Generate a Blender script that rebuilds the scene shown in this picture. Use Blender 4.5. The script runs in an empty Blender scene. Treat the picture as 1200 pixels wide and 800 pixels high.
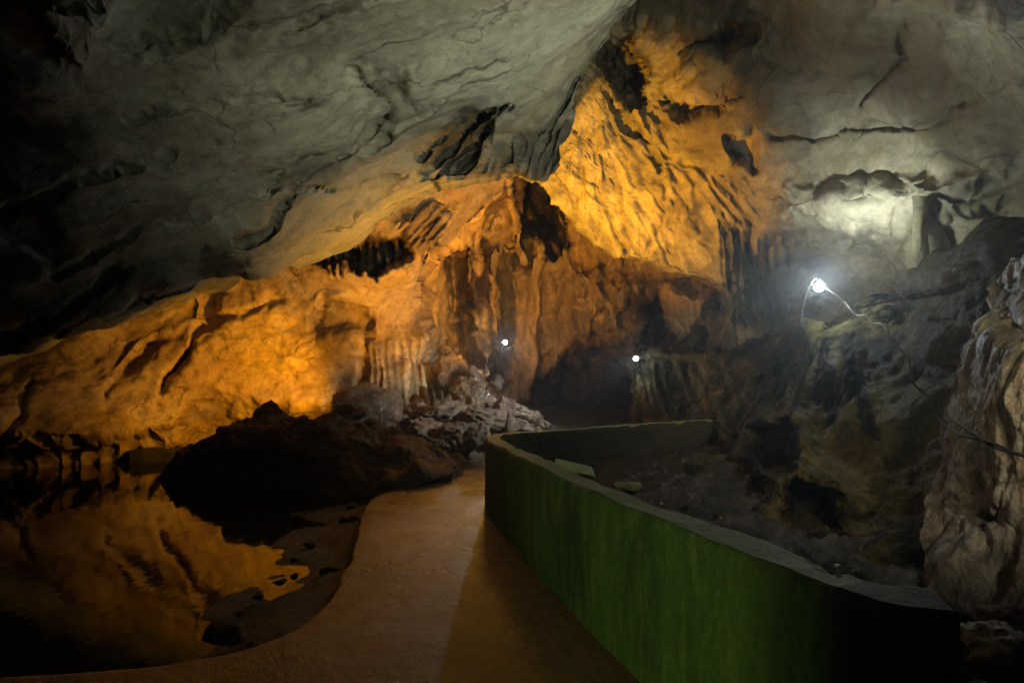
import bpy, bmesh, math, random
import numpy as np
from mathutils import Vector
random.seed(7); RNG = np.random.RandomState(11)
scene = bpy.context.scene
COL = scene.collection
F, CX, HY, CZ = 600.0, 600.0, 450.0, 1.6       # focal length, image centre, horizon row, eye height (m)

# ------------------------------------------------------------------ helpers
def W(px, py, Y):                               # a sight line at distance Y as a world point
    return np.array([(px-CX)/F*Y, Y, CZ+(HY-py)/F*Y])

def tag(o, label=None, cat=None, group=None, kind=None):
    if label: o['label'] = label
    if cat: o['category'] = cat
    if group: o['group'] = group
    if kind: o['kind'] = kind
    return o

def link(name, verts, faces, mat, parent=None, smooth=True):
    me = bpy.data.meshes.new(name)
    verts = np.asarray(verts, dtype=np.float32)
    faces = np.asarray(faces, dtype=np.int32) if not isinstance(faces, list) else faces
    if isinstance(faces, np.ndarray):
        n, k = faces.shape
        me.vertices.add(len(verts)); me.vertices.foreach_set('co', verts.ravel())
        me.loops.add(n*k); me.loops.foreach_set('vertex_index', faces.ravel())
        me.polygons.add(n)
        me.polygons.foreach_set('loop_start', np.arange(0, n*k, k, dtype=np.int32))
        me.polygons.foreach_set('loop_total', np.full(n, k, dtype=np.int32))
        me.update(calc_edges=True)
    else:
        me.from_pydata([tuple(map(float, v)) for v in verts], [], faces)
    if smooth:
        me.polygons.foreach_set('use_smooth', np.ones(len(me.polygons), dtype=bool))
    me.materials.append(mat)
    o = bpy.data.objects.new(name, me); COL.objects.link(o)
    if parent: o.parent = parent
    return o

def empty(name, loc):
    o = bpy.data.objects.new(name, None); COL.objects.link(o); o.location = loc
    o.empty_display_size = .1
    return o

# vectorised gradient noise
_P = RNG.permutation(256).astype(np.int64); _P = np.concatenate([_P, _P, _P])
_G = RNG.normal(size=(256, 3)); _G /= np.linalg.norm(_G, axis=1)[:, None]; _G = _G.astype(np.float32)
def pnoise(p):
    i = np.floor(p).astype(np.int64); f = (p-i).astype(np.float32); i &= 255
    u = f*f*f*(f*(f*6-15)+10)
    out = 0
    for dx in (0, 1):
        for dy in (0, 1):
            for dz in (0, 1):
                h = _P[_P[_P[(i[:, 0]+dx) & 255]+((i[:, 1]+dy) & 255)]+((i[:, 2]+dz) & 255)]
                g = _G[h]
                d = g[:, 0]*(f[:, 0]-dx)+g[:, 1]*(f[:, 1]-dy)+g[:, 2]*(f[:, 2]-dz)
                w = (u[:, 0] if dx else 1-u[:, 0])*(u[:, 1] if dy else 1-u[:, 1])*(u[:, 2] if dz else 1-u[:, 2])
                out = out+d*w
    return out*1.5
def fbm(p, octv=4, gain=.5, lac=2.03):
    a, s, o = 1.0, 0, 0
    for k in range(octv):
        o = o+a*pnoise(p+17.3*k); s += a; a *= gain; p = p*lac
    return o/s
def ridge(p, octv=4, gain=.5, lac=2.1):         # sharp crests, rounded valleys
    a, s, o = 1.0, 0, 0
    for k in range(octv):
        o = o+a*(1-2.2*np.abs(pnoise(p+9.1*k))); s += a; a *= gain; p = p*lac
    return o/s
def aniso(p, ang=0, sc=(1, 1, 1)):              # rotate in the x-z plane, then stretch
    c, s = math.cos(ang), math.sin(ang)
    x = p[:, 0]*c+p[:, 2]*s; z = -p[:, 0]*s+p[:, 2]*c
    return np.stack([x*sc[0], p[:, 1]*sc[1], z*sc[2]], 1)
def warp(p, sc, amp):
    q = p*sc
    return p+amp*np.stack([fbm(q, 3), fbm(q+31.7, 3), fbm(q+63.1, 3)], 1)

def smooth01(t):
    t = np.clip(t, 0, 1); return t*t*(3-2*t)
def poly_sdf(pts, poly):                        # signed distance, positive inside
    poly = np.asarray(poly, float); n = len(poly)
    d = np.full(len(pts), 1e9); inside = np.zeros(len(pts), bool)
    for i in range(n):
        a, b = poly[i], poly[(i+1) % n]
        e = b-a; w = pts-a
        t = np.clip((w@e)/(e@e+1e-9), 0, 1)
        d = np.minimum(d, np.linalg.norm(w-t[:, None]*e, axis=1))
        c = (a[1] <= pts[:, 1]) != (b[1] <= pts[:, 1])
        xi = a[0]+(pts[:, 1]-a[1])*(b[0]-a[0])/((b[1]-a[1]) if abs(b[1]-a[1]) > 1e-9 else 1e-9)
        inside ^= c & (pts[:, 0] < xi)
    return np.where(inside, d, -d)
def line_dist(pts, line):
    line = np.asarray(line, float); d = np.full(len(pts), 1e9)
    for a, b in zip(line[:-1], line[1:]):
        e = b-a; w = pts-a
        t = np.clip((w@e)/(e@e+1e-9), 0, 1)
        d = np.minimum(d, np.linalg.norm(w-t[:, None]*e, axis=1))
    return d
def tps(ctrl):                                  # thin plate in 1/Y: flat rock stays flat
    c = np.array(ctrl, float); q = c[:, :2]/100; v = 1/c[:, 2]; n = len(c)
    def U(r): return np.where(r > 1e-9, r*r*np.log(r+1e-12), 0)
    K = U(np.linalg.norm(q[:, None]-q[None], axis=2))+np.eye(n)*.02
    Pm = np.hstack([np.ones((n, 1)), q])
    A = np.block([[K, Pm], [Pm.T, np.zeros((3, 3))]])
    s = np.linalg.solve(A, np.concatenate([v, np.zeros(3)]))
    lo, hi = v.min()*.8, v.max()*1.35
    def f(pts):
        x = pts/100
        r = U(np.linalg.norm(x[:, None]-q[None], axis=2))@s[:n]+s[n]+x@s[n+1:]
        return 1/np.clip(r, lo, hi)
    return f

def interp_cols(cols, nu):
    c = np.array(cols, float)
    seg = np.linalg.norm(np.diff(c[:, :2], axis=0), axis=1)+np.linalg.norm(np.diff(c[:, 2:], axis=0), axis=1)
    t = np.concatenate([[0], np.cumsum(seg)]); t /= t[-1]
    u = np.linspace(0, 1, nu)
    return np.stack([np.interp(u, t, c[:, k]) for k in range(4)], 1)

def grid_faces(nv, nu):
    idx = np.arange(nv*nu).reshape(nv, nu)
    return np.stack([idx[:-1, :-1], idx[:-1, 1:], idx[1:, 1:], idx[1:, :-1]], -1).reshape(-1, 4)

def rock_sheet(name, cols, ctrl, nu, nv, mat, disp, steps=(), cuts=(), curl_end=None, curl_start=None,
               ncurl=24, edge_noise=6, parent=None, bow=0, dark=(), pale=(), pleats=()):
    c = interp_cols(cols, nu)
    v = np.linspace(0, 1, nv)[:, None]
    PX = c[None, :, 0]*(1-v)+c[None, :, 2]*v
    PY = c[None, :, 1]*(1-v)+c[None, :, 3]*v
    pix = np.stack([PX.ravel(), PY.ravel()], 1)
    q3 = np.hstack([pix/100, np.zeros((len(pix), 1))])
    # ragged free edges: jitter of the outline in the sheet's own frame
    j = np.stack([fbm(q3*2.7+3, 4), fbm(q3*2.7+77, 4)], 1)*edge_noise*2.2
    pixj = pix+j
    uu = np.tile(np.linspace(0, 1, nu), nv); vv = np.repeat(np.linspace(0, 1, nv), nu)
    pixj[:, 0] += bow*np.sin(math.pi*vv**.7)*(1-uu)**2
    Y = tps(ctrl)(pixj)
    wob = np.stack([fbm(q3*4+5, 3), fbm(q3*4+50, 3)], 1)*14
    for poly, dY, soft in steps:                # recesses (+) and bulges (-) with an irregular rim
        s = poly_sdf(pixj+wob, poly)
        Y = Y+dY*smooth01(s/soft+.5)
    for line, dY, wid in cuts:                  # cracks and crevices
        d = line_dist(pixj+wob*.6, line)
        g = np.clip(fbm(q3*1.3+9, 2)*1.5+.7, .1, 1.2)
        wv = wid*(.3+.5*g)
        Y = Y+dY*.75*g*np.exp(-(d/wv)**1.4)
    pl_dark = np.zeros(len(pixj))
    for poly, dr, wl_, am, soft, dk in pleats:  # hanging draperies: sharp parallel folds, mineral bands and painted shade in the valleys
        dv_ = np.array(dr, float); dv_ /= np.linalg.norm(dv_); n_ = np.array([-dv_[1], dv_[0]])
        al = pixj@dv_; ac = pixj@n_
        qq = np.stack([ac/60, al/170, np.zeros_like(al)+len(poly)], 1)
        t = ac/wl_+2.4*fbm(qq*.8, 3)+.45*fbm(qq*5, 3); fr = t-np.floor(t)
        idn = np.stack([np.floor(t)*3.7+.5, al/60, np.zeros_like(al)], 1); lv = pnoise(idn)*1.2
        fold = np.abs(fr-.5)*2
        m = smooth01(poly_sdf(pixj+wob*1.3, poly)/soft+.5)
        Y = Y+m*am*(fold**1.5-.4+lv*.7)
        pl_dark = np.maximum(pl_dark, m*dk*smooth01((smooth01((fold-.45)/.3)*.75+smooth01(lv*3)*.75-.42)/.2))
    P = np.stack([(pixj[:, 0]-CX)/F*Y, Y, CZ+(HY-pixj[:, 1])/F*Y], 1).reshape(nv, nu, 3)
    if curl_end is not None:
        t = (np.linspace(0, 1, ncurl+1)[1:])[:, None, None]
        b = np.array(curl_end)
        P = np.concatenate([P, P[-1][None]+b[None, None]*(t**1.3)], 0)
    if curl_start is not None:
        t = (np.linspace(1, 0, ncurl+1)[:-1])[:, None, None]
        P = np.concatenate([P[0][None]+np.array(curl_start)[None, None]*(t**1.3), P], 0)
    NV = P.shape[0]
    du = np.gradient(P, axis=1); dv = np.gradient(P, axis=0)
    N = np.cross(du, dv); N /= np.linalg.norm(N, axis=2)[..., None]+1e-9
    if np.mean(np.sum(N*(np.array([0, 0, CZ])-P), axis=2)) < 0: N = -N
    # soften normals so that the relief does not tear
    for _ in range(6):
        N[1:-1] = (N[:-2]+N[1:-1]*2+N[2:])/4; N[:, 1:-1] = (N[:, :-2]+N[:, 1:-1]*2+N[:, 2:])/4
    N /= np.linalg.norm(N, axis=2)[..., None]+1e-9
    p = P.reshape(-1, 3); h = disp(p)
    p = p+N.reshape(-1, 3)*h[:, None]
    f = grid_faces(NV, nu)
    o = link(name, p, f, mat, parent)
    for an, regs in (('stain_and_shade', dark), ('mineral_pale', pale)):     # mineral stains, and shade of clefts and recesses painted dark
        if not regs: continue
        a = pl_dark.copy() if an == 'stain_and_shade' else np.zeros(len(pix)); fz = fbm(q3*6+50, 5)*1.3
        wb = np.stack([fbm(q3*3+15, 4), fbm(q3*3+60, 4)], 1)*26
        for poly, k, soft in regs:
            a = np.maximum(a, k*smooth01((poly_sdf(pixj+wb, poly)/soft+.5)+fz*1.1))
        full = np.zeros((NV, nu)); top = ncurl if curl_start is not None else 0
        full[top:top+nv] = a.reshape(nv, nu)
        if top: full[:top] = full[top]
        if top+nv < NV: full[top+nv:] = full[top+nv-1]
        at = o.data.attributes.new(an, 'FLOAT', 'POINT'); at.data.foreach_set('value', full.ravel().astype(np.float32))
    return o

# ------------------------------------------------------------------ materials
class NT:
    def __init__(s, name):
        s.m = bpy.data.materials.new(name); s.m.use_nodes = True
        s.t = s.m.node_tree; s.t.nodes.clear(); s.N = s.t.nodes; s.L = s.t.links
        s.out = s.N.new('ShaderNodeOutputMaterial'); s.b = s.N.new('ShaderNodeBsdfPrincipled')
        s.L.new(s.b.outputs[0], s.out.inputs[0])
        s.tc = s.N.new('ShaderNodeNewGeometry').outputs['Position']
    def mapv(s, rot=(0, 0, 0), sc=(1, 1, 1), src=None, loc=(0, 0, 0)):
        # rotate first, then scale, so that the stretch follows the rotated axis
        r = s.N.new('ShaderNodeVectorRotate'); r.rotation_type = 'EULER_XYZ'; r.inputs['Rotation'].default_value = rot
        s.L.new(src or s.tc, r.inputs['Vector'])
        n = s.N.new('ShaderNodeMapping'); n.inputs['Scale'].default_value = sc; n.inputs['Location'].default_value = loc
        s.L.new(r.outputs[0], n.inputs[0]); return n.outputs[0]
    def noise(s, vec, sc, det=6, rough=.6, dist=0, out=0, lac=2.0):
        n = s.N.new('ShaderNodeTexNoise'); n.inputs['Scale'].default_value = sc; n.inputs['Detail'].default_value = det
        n.inputs['Roughness'].default_value = rough; n.inputs['Distortion'].default_value = dist
        n.inputs['Lacunarity'].default_value = lac
        s.L.new(vec, n.inputs['Vector']); return n.outputs[out]
    def voro(s, vec, sc, feat='DISTANCE_TO_EDGE', rnd=1):
        n = s.N.new('ShaderNodeTexVoronoi'); n.feature = feat; n.inputs['Scale'].default_value = sc
        n.inputs['Randomness'].default_value = rnd
        s.L.new(vec, n.inputs['Vector']); return n.outputs[0]
    def ramp(s, fac, stops):
        n = s.N.new('ShaderNodeValToRGB'); e = n.color_ramp.elements
        while len(e) < len(stops): e.new(.5)
        for k, (p, c) in enumerate(stops):
            e[k].position = p
            e[k].color = (c, c, c, 1) if not isinstance(c, tuple) else (*c, 1)
        s.L.new(fac, n.inputs[0]); return n.outputs[0]
    def mix(s, fac, a, b, mode='MIX'):
        n = s.N.new('ShaderNodeMix'); n.data_type = 'RGBA'; n.blend_type = mode
        for k, v in ((0, fac), (6, a), (7, b)):
            if isinstance(v, (int, float)): n.inputs[k].default_value = v if k == 0 else (v, v, v, 1)
            elif isinstance(v, tuple): n.inputs[k].default_value = (*v, 1)
            else: s.L.new(v, n.inputs[k])
        return n.outputs[2]
    def math(s, op, a, b=0.0, c=None):
        n = s.N.new('ShaderNodeMath'); n.operation = op
        for k, v in enumerate((a, b) if c is None else (a, b, c)):
            if isinstance(v, (int, float)): n.inputs[k].default_value = v
            else: s.L.new(v, n.inputs[k])
        return n.outputs[0]
    def vadd(s, a, b, k):
        n = s.N.new('ShaderNodeVectorMath'); n.operation = 'MULTIPLY_ADD'
        s.L.new(b, n.inputs[0]); n.inputs[1].default_value = (k, k, k); s.L.new(a, n.inputs[2]); return n.outputs[0]
    def bump(s, h, dist, strength=1.0, nrm=None):
        n = s.N.new('ShaderNodeBump'); n.inputs['Distance'].default_value = dist; n.inputs['Strength'].default_value = strength
        s.L.new(h, n.inputs['Height'])
        if nrm: s.L.new(nrm, n.inputs['Normal'])
        return n.outputs[0]
    def done(s, color=None, rough=None, normal=None, spec=None):
        for nm, v in (('Base Color', color), ('Roughness', rough), ('Normal', normal), ('Specular IOR Level', spec)):
            if v is None: continue
            if isinstance(v, (int, float)): s.b.inputs[nm].default_value = v
            elif isinstance(v, tuple): s.b.inputs[nm].default_value = (*v, 1)
            else: s.L.new(v, s.b.inputs[nm])
        return s.m

def rock_mat(name, base, alt, dark, light, rot=(0, 0, 0), stretch=(1, 1, 1), scale=1.0, dark_amt=.5, crack=.7,
             rough=.62, bump=.05, streak=.5, crack_sc=.8, spec=.4, dark_pos=.55, pale=None, mott=1.0, bk=1.3):
    s = NT(name)
    wn = s.noise(s.tc, .9*scale, 4, .6, 0, 1)
    wv = s.vadd(s.tc, wn, .9)                       # domain warp
    v = s.mapv(rot, stretch, wv)
    big = s.noise(v, .35*scale, 8, .62)
    c = s.mix(s.ramp(big, [(.38, 0), (.62, 1)]), base, alt)
    n2 = s.noise(v, 1.6*scale, 10, .68, .4)
    c = s.mix(s.ramp(n2, [(.42, 0), (.72, .85)]), c, light)
    n3 = s.noise(s.mapv(rot, stretch, wv, (31, 7, 3)), .8*scale, 11, .72, .6)
    dk = s.ramp(n3, [(dark_pos-.05, 0), (dark_pos+.1, dark_amt)])
    c = s.mix(dk, c, dark)
    # mineral stains and painted cleft shade placed on the sheets
    def attr(nm):
        a = s.N.new('ShaderNodeAttribute'); a.attribute_name = nm; return a.outputs['Fac']
    vb = s.noise(s.mapv((0, 0, 0), (2.2, 2.2, .8), wv), 1.6, 9, .7)
    c = s.mix(s.math('MULTIPLY', attr('mineral_pale'), s.ramp(vb, [(.3, .35), (.6, 1)])), c, pale or tuple(min(.75, x*1.15) for x in light))
    c = s.mix(s.math('MULTIPLY', attr('stain_and_shade'), s.ramp(vb, [(.45, 1), (.7, .7)])), c, tuple(x*.3 for x in dark))
    # fine mottling, grit and flow lines
    n4 = s.noise(s.tc, 9*scale, 9, .75)
    c = s.mix(mott, c, s.ramp(n4, [(.3, .45), (.47, .92), (.6, 1.0), (.75, 1.25)]), 'MULTIPLY')
    n5 = s.noise(s.mapv(rot, stretch, wv, (5, 50, 9)), 6*scale, 10, .74, .2)
    c = s.mix(min(1, mott*1.3), c, s.ramp(n5, [(.36, .5), (.48, .95), (.66, 1.12)]), 'MULTIPLY')
    n6 = s.noise(s.tc, 38, 6, .8)
    c = s.mix(mott*.6, c, s.ramp(n6, [(.32, .6), (.5, 1.0), (.7, 1.15)]), 'MULTIPLY')
    # hairline cracks: contour lines of a drawn-out noise, broken up
    gate = s.ramp(s.noise(s.tc, .8, 3, .5), [(.46, 0), (.56, 1)])
    l1 = s.noise(s.mapv(rot, tuple(x*1.0 for x in stretch), wv, (77, 1, 5)), crack_sc*1.1, 3.5, .5)
    cr = s.math('MULTIPLY', s.ramp(s.math('ABSOLUTE', s.math('SUBTRACT', l1, .5)), [(0, .8), (.003, .5), (.007, 0)]), gate)
    cv = s.voro(s.mapv(rot, tuple(max(.45, x) for x in stretch), s.vadd(wv, s.noise(s.tc, 3.0, 4, .6, 0, 1), .1)), crack_sc*1.3)
    gate2 = s.ramp(s.noise(s.mapv((0, 0, 0), (1, 1, 1), None, (8, 8, 8)), .9, 3, .5), [(.5, 0), (.6, 1)])
    cr = s.math('MAXIMUM', cr, s.math('MULTIPLY', s.ramp(cv, [(0, .6), (.007, 0)]), gate2))
    c = s.mix(s.math('MULTIPLY', cr, crack), c, tuple(x*.2 for x in dark))
    # relief
    st = s.noise(s.mapv(rot, tuple(x*1.0 for x in stretch), wv), 5*scale, 10, .74, .3)
    fi = s.noise(s.tc, 22, 9, .75)
    h = s.math('ADD', s.math('MULTIPLY', st, streak*2.6), s.math('MULTIPLY', fi, .22))
    h = s.math('SUBTRACT', h, s.math('MULTIPLY', cr, .3))
    nrm = s.bump(h, bump*bk)
    r = s.ramp(n2, [(.3, rough+.12), (.7, rough-.14)])
    return s.done(c, r, nrm, spec)

def flat_mat(name, c, rough=.6, metal=0, bump=0):
    s = NT(name)
    n = s.noise(s.tc, 30, 5, .6)
    col = s.mix(s.ramp(n, [(.35, .7), (.65, 1.0)]), tuple(x*.6 for x in c), c)
    s.b.inputs['Metallic'].default_value = metal
    return s.done(col, rough, s.bump(n, .003) if bump else None)
def emit_mat(name, c, st):
    s = NT(name); s.b.inputs['Emission Color'].default_value = (*c, 1); s.b.inputs['Emission Strength'].default_value = st
    return s.done((.8, .8, .8), .4)

R = math.radians
M = {}
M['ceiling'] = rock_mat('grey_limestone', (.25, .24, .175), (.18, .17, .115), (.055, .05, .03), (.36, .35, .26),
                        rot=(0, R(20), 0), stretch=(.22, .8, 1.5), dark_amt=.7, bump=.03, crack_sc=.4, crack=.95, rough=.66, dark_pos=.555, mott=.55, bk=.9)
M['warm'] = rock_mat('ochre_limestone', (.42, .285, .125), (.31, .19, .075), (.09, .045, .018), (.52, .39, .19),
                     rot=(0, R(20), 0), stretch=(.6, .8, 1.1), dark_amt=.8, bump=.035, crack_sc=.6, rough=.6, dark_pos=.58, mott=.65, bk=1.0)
M['back'] = rock_mat('brown_dripstone', (.36, .245, .11), (.25, .16, .07), (.04, .026, .014), (.44, .34, .19),
                     stretch=(1.4, 1.2, .3), dark_amt=.85, bump=.04, crack_sc=.5, rough=.6)
M['right'] = rock_mat('brown_green_limestone', (.25, .205, .105), (.18, .17, .075), (.045, .034, .02), (.40, .35, .23),
                      rot=(0, R(25), 0), stretch=(.5, .7, 1.0), dark_amt=.7, bump=.04, crack_sc=.4, rough=.62, mott=.5, bk=.9)
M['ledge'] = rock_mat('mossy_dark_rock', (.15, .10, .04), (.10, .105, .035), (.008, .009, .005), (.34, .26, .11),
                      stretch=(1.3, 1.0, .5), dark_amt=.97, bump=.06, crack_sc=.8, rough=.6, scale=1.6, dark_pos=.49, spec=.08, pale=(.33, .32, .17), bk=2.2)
M['column'] = rock_mat('cream_flowstone', (.44, .38, .28), (.36, .22, .12), (.05, .04, .028), (.60, .56, .46),
                       stretch=(1.7, 1.7, .32), dark_amt=.8, bump=.06, crack_sc=.9, rough=.62, scale=1.4, spec=.25, pale=(.66, .62, .52))
M['mud'] = rock_mat('brown_mud', (.11, .065, .03), (.08, .047, .02), (.03, .018, .009), (.17, .11, .055),
                    dark_amt=.7, bump=.05, rough=.75, scale=2, crack=.2, spec=.12)
M['floor'] = rock_mat('dark_wet_floor', (.055, .042, .022), (.04, .038, .018), (.012, .010, .006), (.12, .09, .045),
                     dark_amt=.85, bump=.06, rough=.5, scale=2.4, crack=.3, spec=.3, bk=2.0)
M['wet'] = rock_mat('wet_brown_rock', (.20, .105, .045), (.14, .07, .028), (.03, .016, .008), (.58, .47, .35),
                    dark_amt=.7, bump=.05, rough=.24, scale=3.2, crack=.3, spec=.7)

# ------------------------------------------------------------------ the rock shell
def d_ceiling(p):
    q = warp(p, .5, .5)
    a = aniso(q, R(27), (.22, .35, .8))
    h = .42*fbm(aniso(q, R(20), (.16, .3, .7)), 3)+.06*fbm(aniso(q, R(24), (.5, .8, 1.8))+5, 4)
    # overlapping beds that run up to the right, each breaking off in a thin lip
    lay = aniso(p, R(20), (.10, .30, .35))
    for fq, am, sd in ((.62, .11, 0), (1.5, .06, 9), (3.3, .02, 21)):
        t = (p[:, 1]*.55+p[:, 2]*.9-p[:, 0]*.33)*fq+1.5*fbm(lay+sd, 4)+.12*fbm(p*1.3+sd, 4)
        fr = t-np.floor(t)
        saw = np.where(fr < .94, fr/.94, (1-fr)/.06)
        g = smooth01(fbm(aniso(p, R(20), (.3, .6, .6))+sd+3, 3)*2.6+.35)
        h = h-am*saw*g
    h += .025*fbm(aniso(p, R(20), (1.0, 1.6, 4)), 5)+.008*ridge(p*2.6+3, 4)
    return h
def d_left(p):
    q = warp(p, .6, .6)
    return .42*fbm(aniso(q, R(25), (.28, .5, .6)), 4)-.10*ridge(aniso(q, R(40), (.45, .5, .7))+5, 4)+.10*ridge(aniso(q, R(50), (.8, .7, .5))+9, 4)*smooth01(fbm(p*.5+11, 2)*3+.4)+.015*ridge(p*2.2, 4)+.05*fbm(p*2.2, 5)
def d_back(p):
    q = warp(p, .4, .8)
    return .55*fbm(q*np.array([.6, .5, .10])+2, 4)-.30*ridge(q*np.array([.8, .6, .10])+8, 3)+.10*ridge(q*np.array([2.2, 1, .3])+18, 3)+.05*fbm(p*2.5, 4)
def d_right(p):
    q = warp(p, .5, .6)
    h = .45*fbm(q*.4, 4)-.10*ridge(q*.6+5, 4)*smooth01(fbm(p*.4+70, 2)*3+.5)+.06*fbm(q*1.6+5, 5)+.012*ridge(p*2.8, 4)
    # the fan of flowstone ribs below the gap in the roof
    d = np.stack([p[:, 0]-1.7, p[:, 2]-8.2], 1)
    ang = np.arctan2(d[:, 0], -d[:, 1]); r = np.linalg.norm(d, axis=1)
    m = smooth01((9-np.abs(p[:, 1]-11.5)*3)/3)*smooth01((6.2-p[:, 0])/2)
    rib = ridge(np.stack([ang*5.5, r*.28, np.zeros_like(r)], 1)+fbm(p*.7, 3)[:, None]*.8, 5, .6)
    return h+m*(.22*rib-.05*ridge(np.stack([ang*13, r*.6, np.zeros_like(r)], 1)+fbm(p*.9, 3)[:, None]*.9, 3))
def d_ledge(p):
    q = warp(p, .8, .4)
    return .34*fbm(q*.6, 4)+.14*fbm(q*np.array([1.2, 1.1, .45])+4, 5, .6)-.07*ridge(q*np.array([1.3, 1.2, .5])+14, 3)+.045*fbm(p*3.5, 5, .65)
def d_col(p):
    q = warp(p, 1.0, .25)
    return .12*ridge(q*np.array([1.6, 1.6, .35])+4, 4)+.07*fbm(q*1.5, 4)+.02*ridge(p*np.array([7, 7, 2.5]), 4)

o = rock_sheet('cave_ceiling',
    [(-500, 150, -420, 640), (-330, -60, -250, 530), (-230, -230, -80, 462), (-150, -300, 0, 425), (-60, -330, 70, 398), (20, -340, 130, 380),
     (90, -350, 190, 352), (160, -360, 250, 326), (210, -360, 292, 326), (260, -360, 350, 304), (300, -360, 385, 290),
     (340, -360, 415, 266), (390, -360, 462, 234), (440, -360, 520, 212), (500, -360, 570, 207), (560, -360, 612, 204), (610, -360, 640, 206),
     (650, -360, 658, 188), (690, -360, 668, 150), (720, -360, 680, 105), (760, -360, 692, 80), (790, -360, 708, 50),
     (820, -360, 728, 25), (850, -360, 750, 0), (900, -360, 775, -60), (950, -360, 800, -160)],
    [(-300, 400, 9), (0, 425, 9.6), (0, 200, 6.2), (0, 0, 4.2), (-200, 0, 4.2), (200, 0, 4.6), (200, 200, 6.6), (190, 350, 9.2), (350, 0, 5),
     (350, 150, 6.6), (380, 285, 9.2), (290, 325, 9.2), (500, 0, 5.6), (500, 100, 7), (520, 205, 9), (600, 80, 7.4), (600, 200, 9.2), (640, 200, 9.6),
     (680, 90, 8.6), (700, 0, 6.9), (750, 0, 7.6), (300, -300, 2.8), (700, -300, 4), (0, -300, 2.6), (900, -300, 4.5)],
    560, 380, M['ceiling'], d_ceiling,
    steps=[([(415, 95), (470, 90), (478, 120), (440, 125)], .18, 26), ([(425, 135), (460, 130), (450, 165), (425, 175)], .25, 26),
           ([(35, 0), (140, 0), (135, 50), (105, 85), (70, 80), (60, 50)], -.25, 30),
           ([(140, -40), (330, -40), (260, 20), (200, 55), (150, 60)], .2, 60),
           ([(505, 175), (556, 135), (592, 126), (572, 150), (545, 205), (500, 214)], .35, 10),
           ([(270, 255), (330, 232), (340, 250), (305, 275), (270, 272)], .12, 40)],
    cuts=[([(0, 405), (60, 380), (135, 325)], .35, 6), ([(300, 235), (340, 232), (390, 232)], .35, 3),
          ([(340, 238), (315, 275), (285, 290)], .5, 4), ([(410, 85), (450, 112), (465, 130)], .2, 2.5),
          ([(450, 140), (430, 165), (400, 190)], .22, 3), ([(370, 200), (330, 240), (320, 225)], .12, 3), ([(520, 118), (560, 98), (600, 78)], .14, 2.5), ([(345, 35), (420, 5), (470, -10)], .12, 3),
          ([(60, 400), (130, 350), (150, 322)], .1, 4), ([(120, 372), (190, 345), (250, 330)], .4, 5),
          ([(690, 80), (672, 110), (662, 150)], .3, 7), ([(735, 20), (705, 50), (690, 85)], .3, 7),
          ([(0, 260), (90, 215), (200, 190)], .2, 6), ([(60, 330), (170, 270), (260, 262)], .25, 6), ([(150, 150), (260, 120), (360, 118)], .12, 5)],
    pleats=[([(500, 218), (505, 178), (550, 140), (602, 120), (600, 135), (560, 165), (545, 212)], (.62, -.78), 13, .26, 8, .9),
            ([(560, 208), (585, 186), (640, 158), (676, 100), (690, 88), (676, 150), (660, 210), (600, 214)], (.42, -.9), 10, .20, 12, .7),
            ([(690, 95), (720, 40), (752, 0), (760, 10), (700, 110)], (.6, -.8), 9, .14, 8, .6)],
    curl_end=(-.15, 1.6, .55), edge_noise=4,
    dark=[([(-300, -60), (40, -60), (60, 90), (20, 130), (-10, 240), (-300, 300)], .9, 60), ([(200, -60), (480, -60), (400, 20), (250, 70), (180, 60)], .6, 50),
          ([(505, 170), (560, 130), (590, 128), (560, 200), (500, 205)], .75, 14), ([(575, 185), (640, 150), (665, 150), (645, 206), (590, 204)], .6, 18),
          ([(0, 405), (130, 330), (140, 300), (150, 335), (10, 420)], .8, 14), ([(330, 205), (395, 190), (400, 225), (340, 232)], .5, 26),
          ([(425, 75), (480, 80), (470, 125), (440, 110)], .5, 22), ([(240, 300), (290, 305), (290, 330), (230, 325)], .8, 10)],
    pale=[([(520, 30), (740, -30), (700, 60), (660, 140), (600, 120), (500, 110)], .5, 60), ([(250, 90), (400, 90), (440, 160), (330, 210), (250, 170)], .35, 60)])
tag(o, kind='structure')

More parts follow.
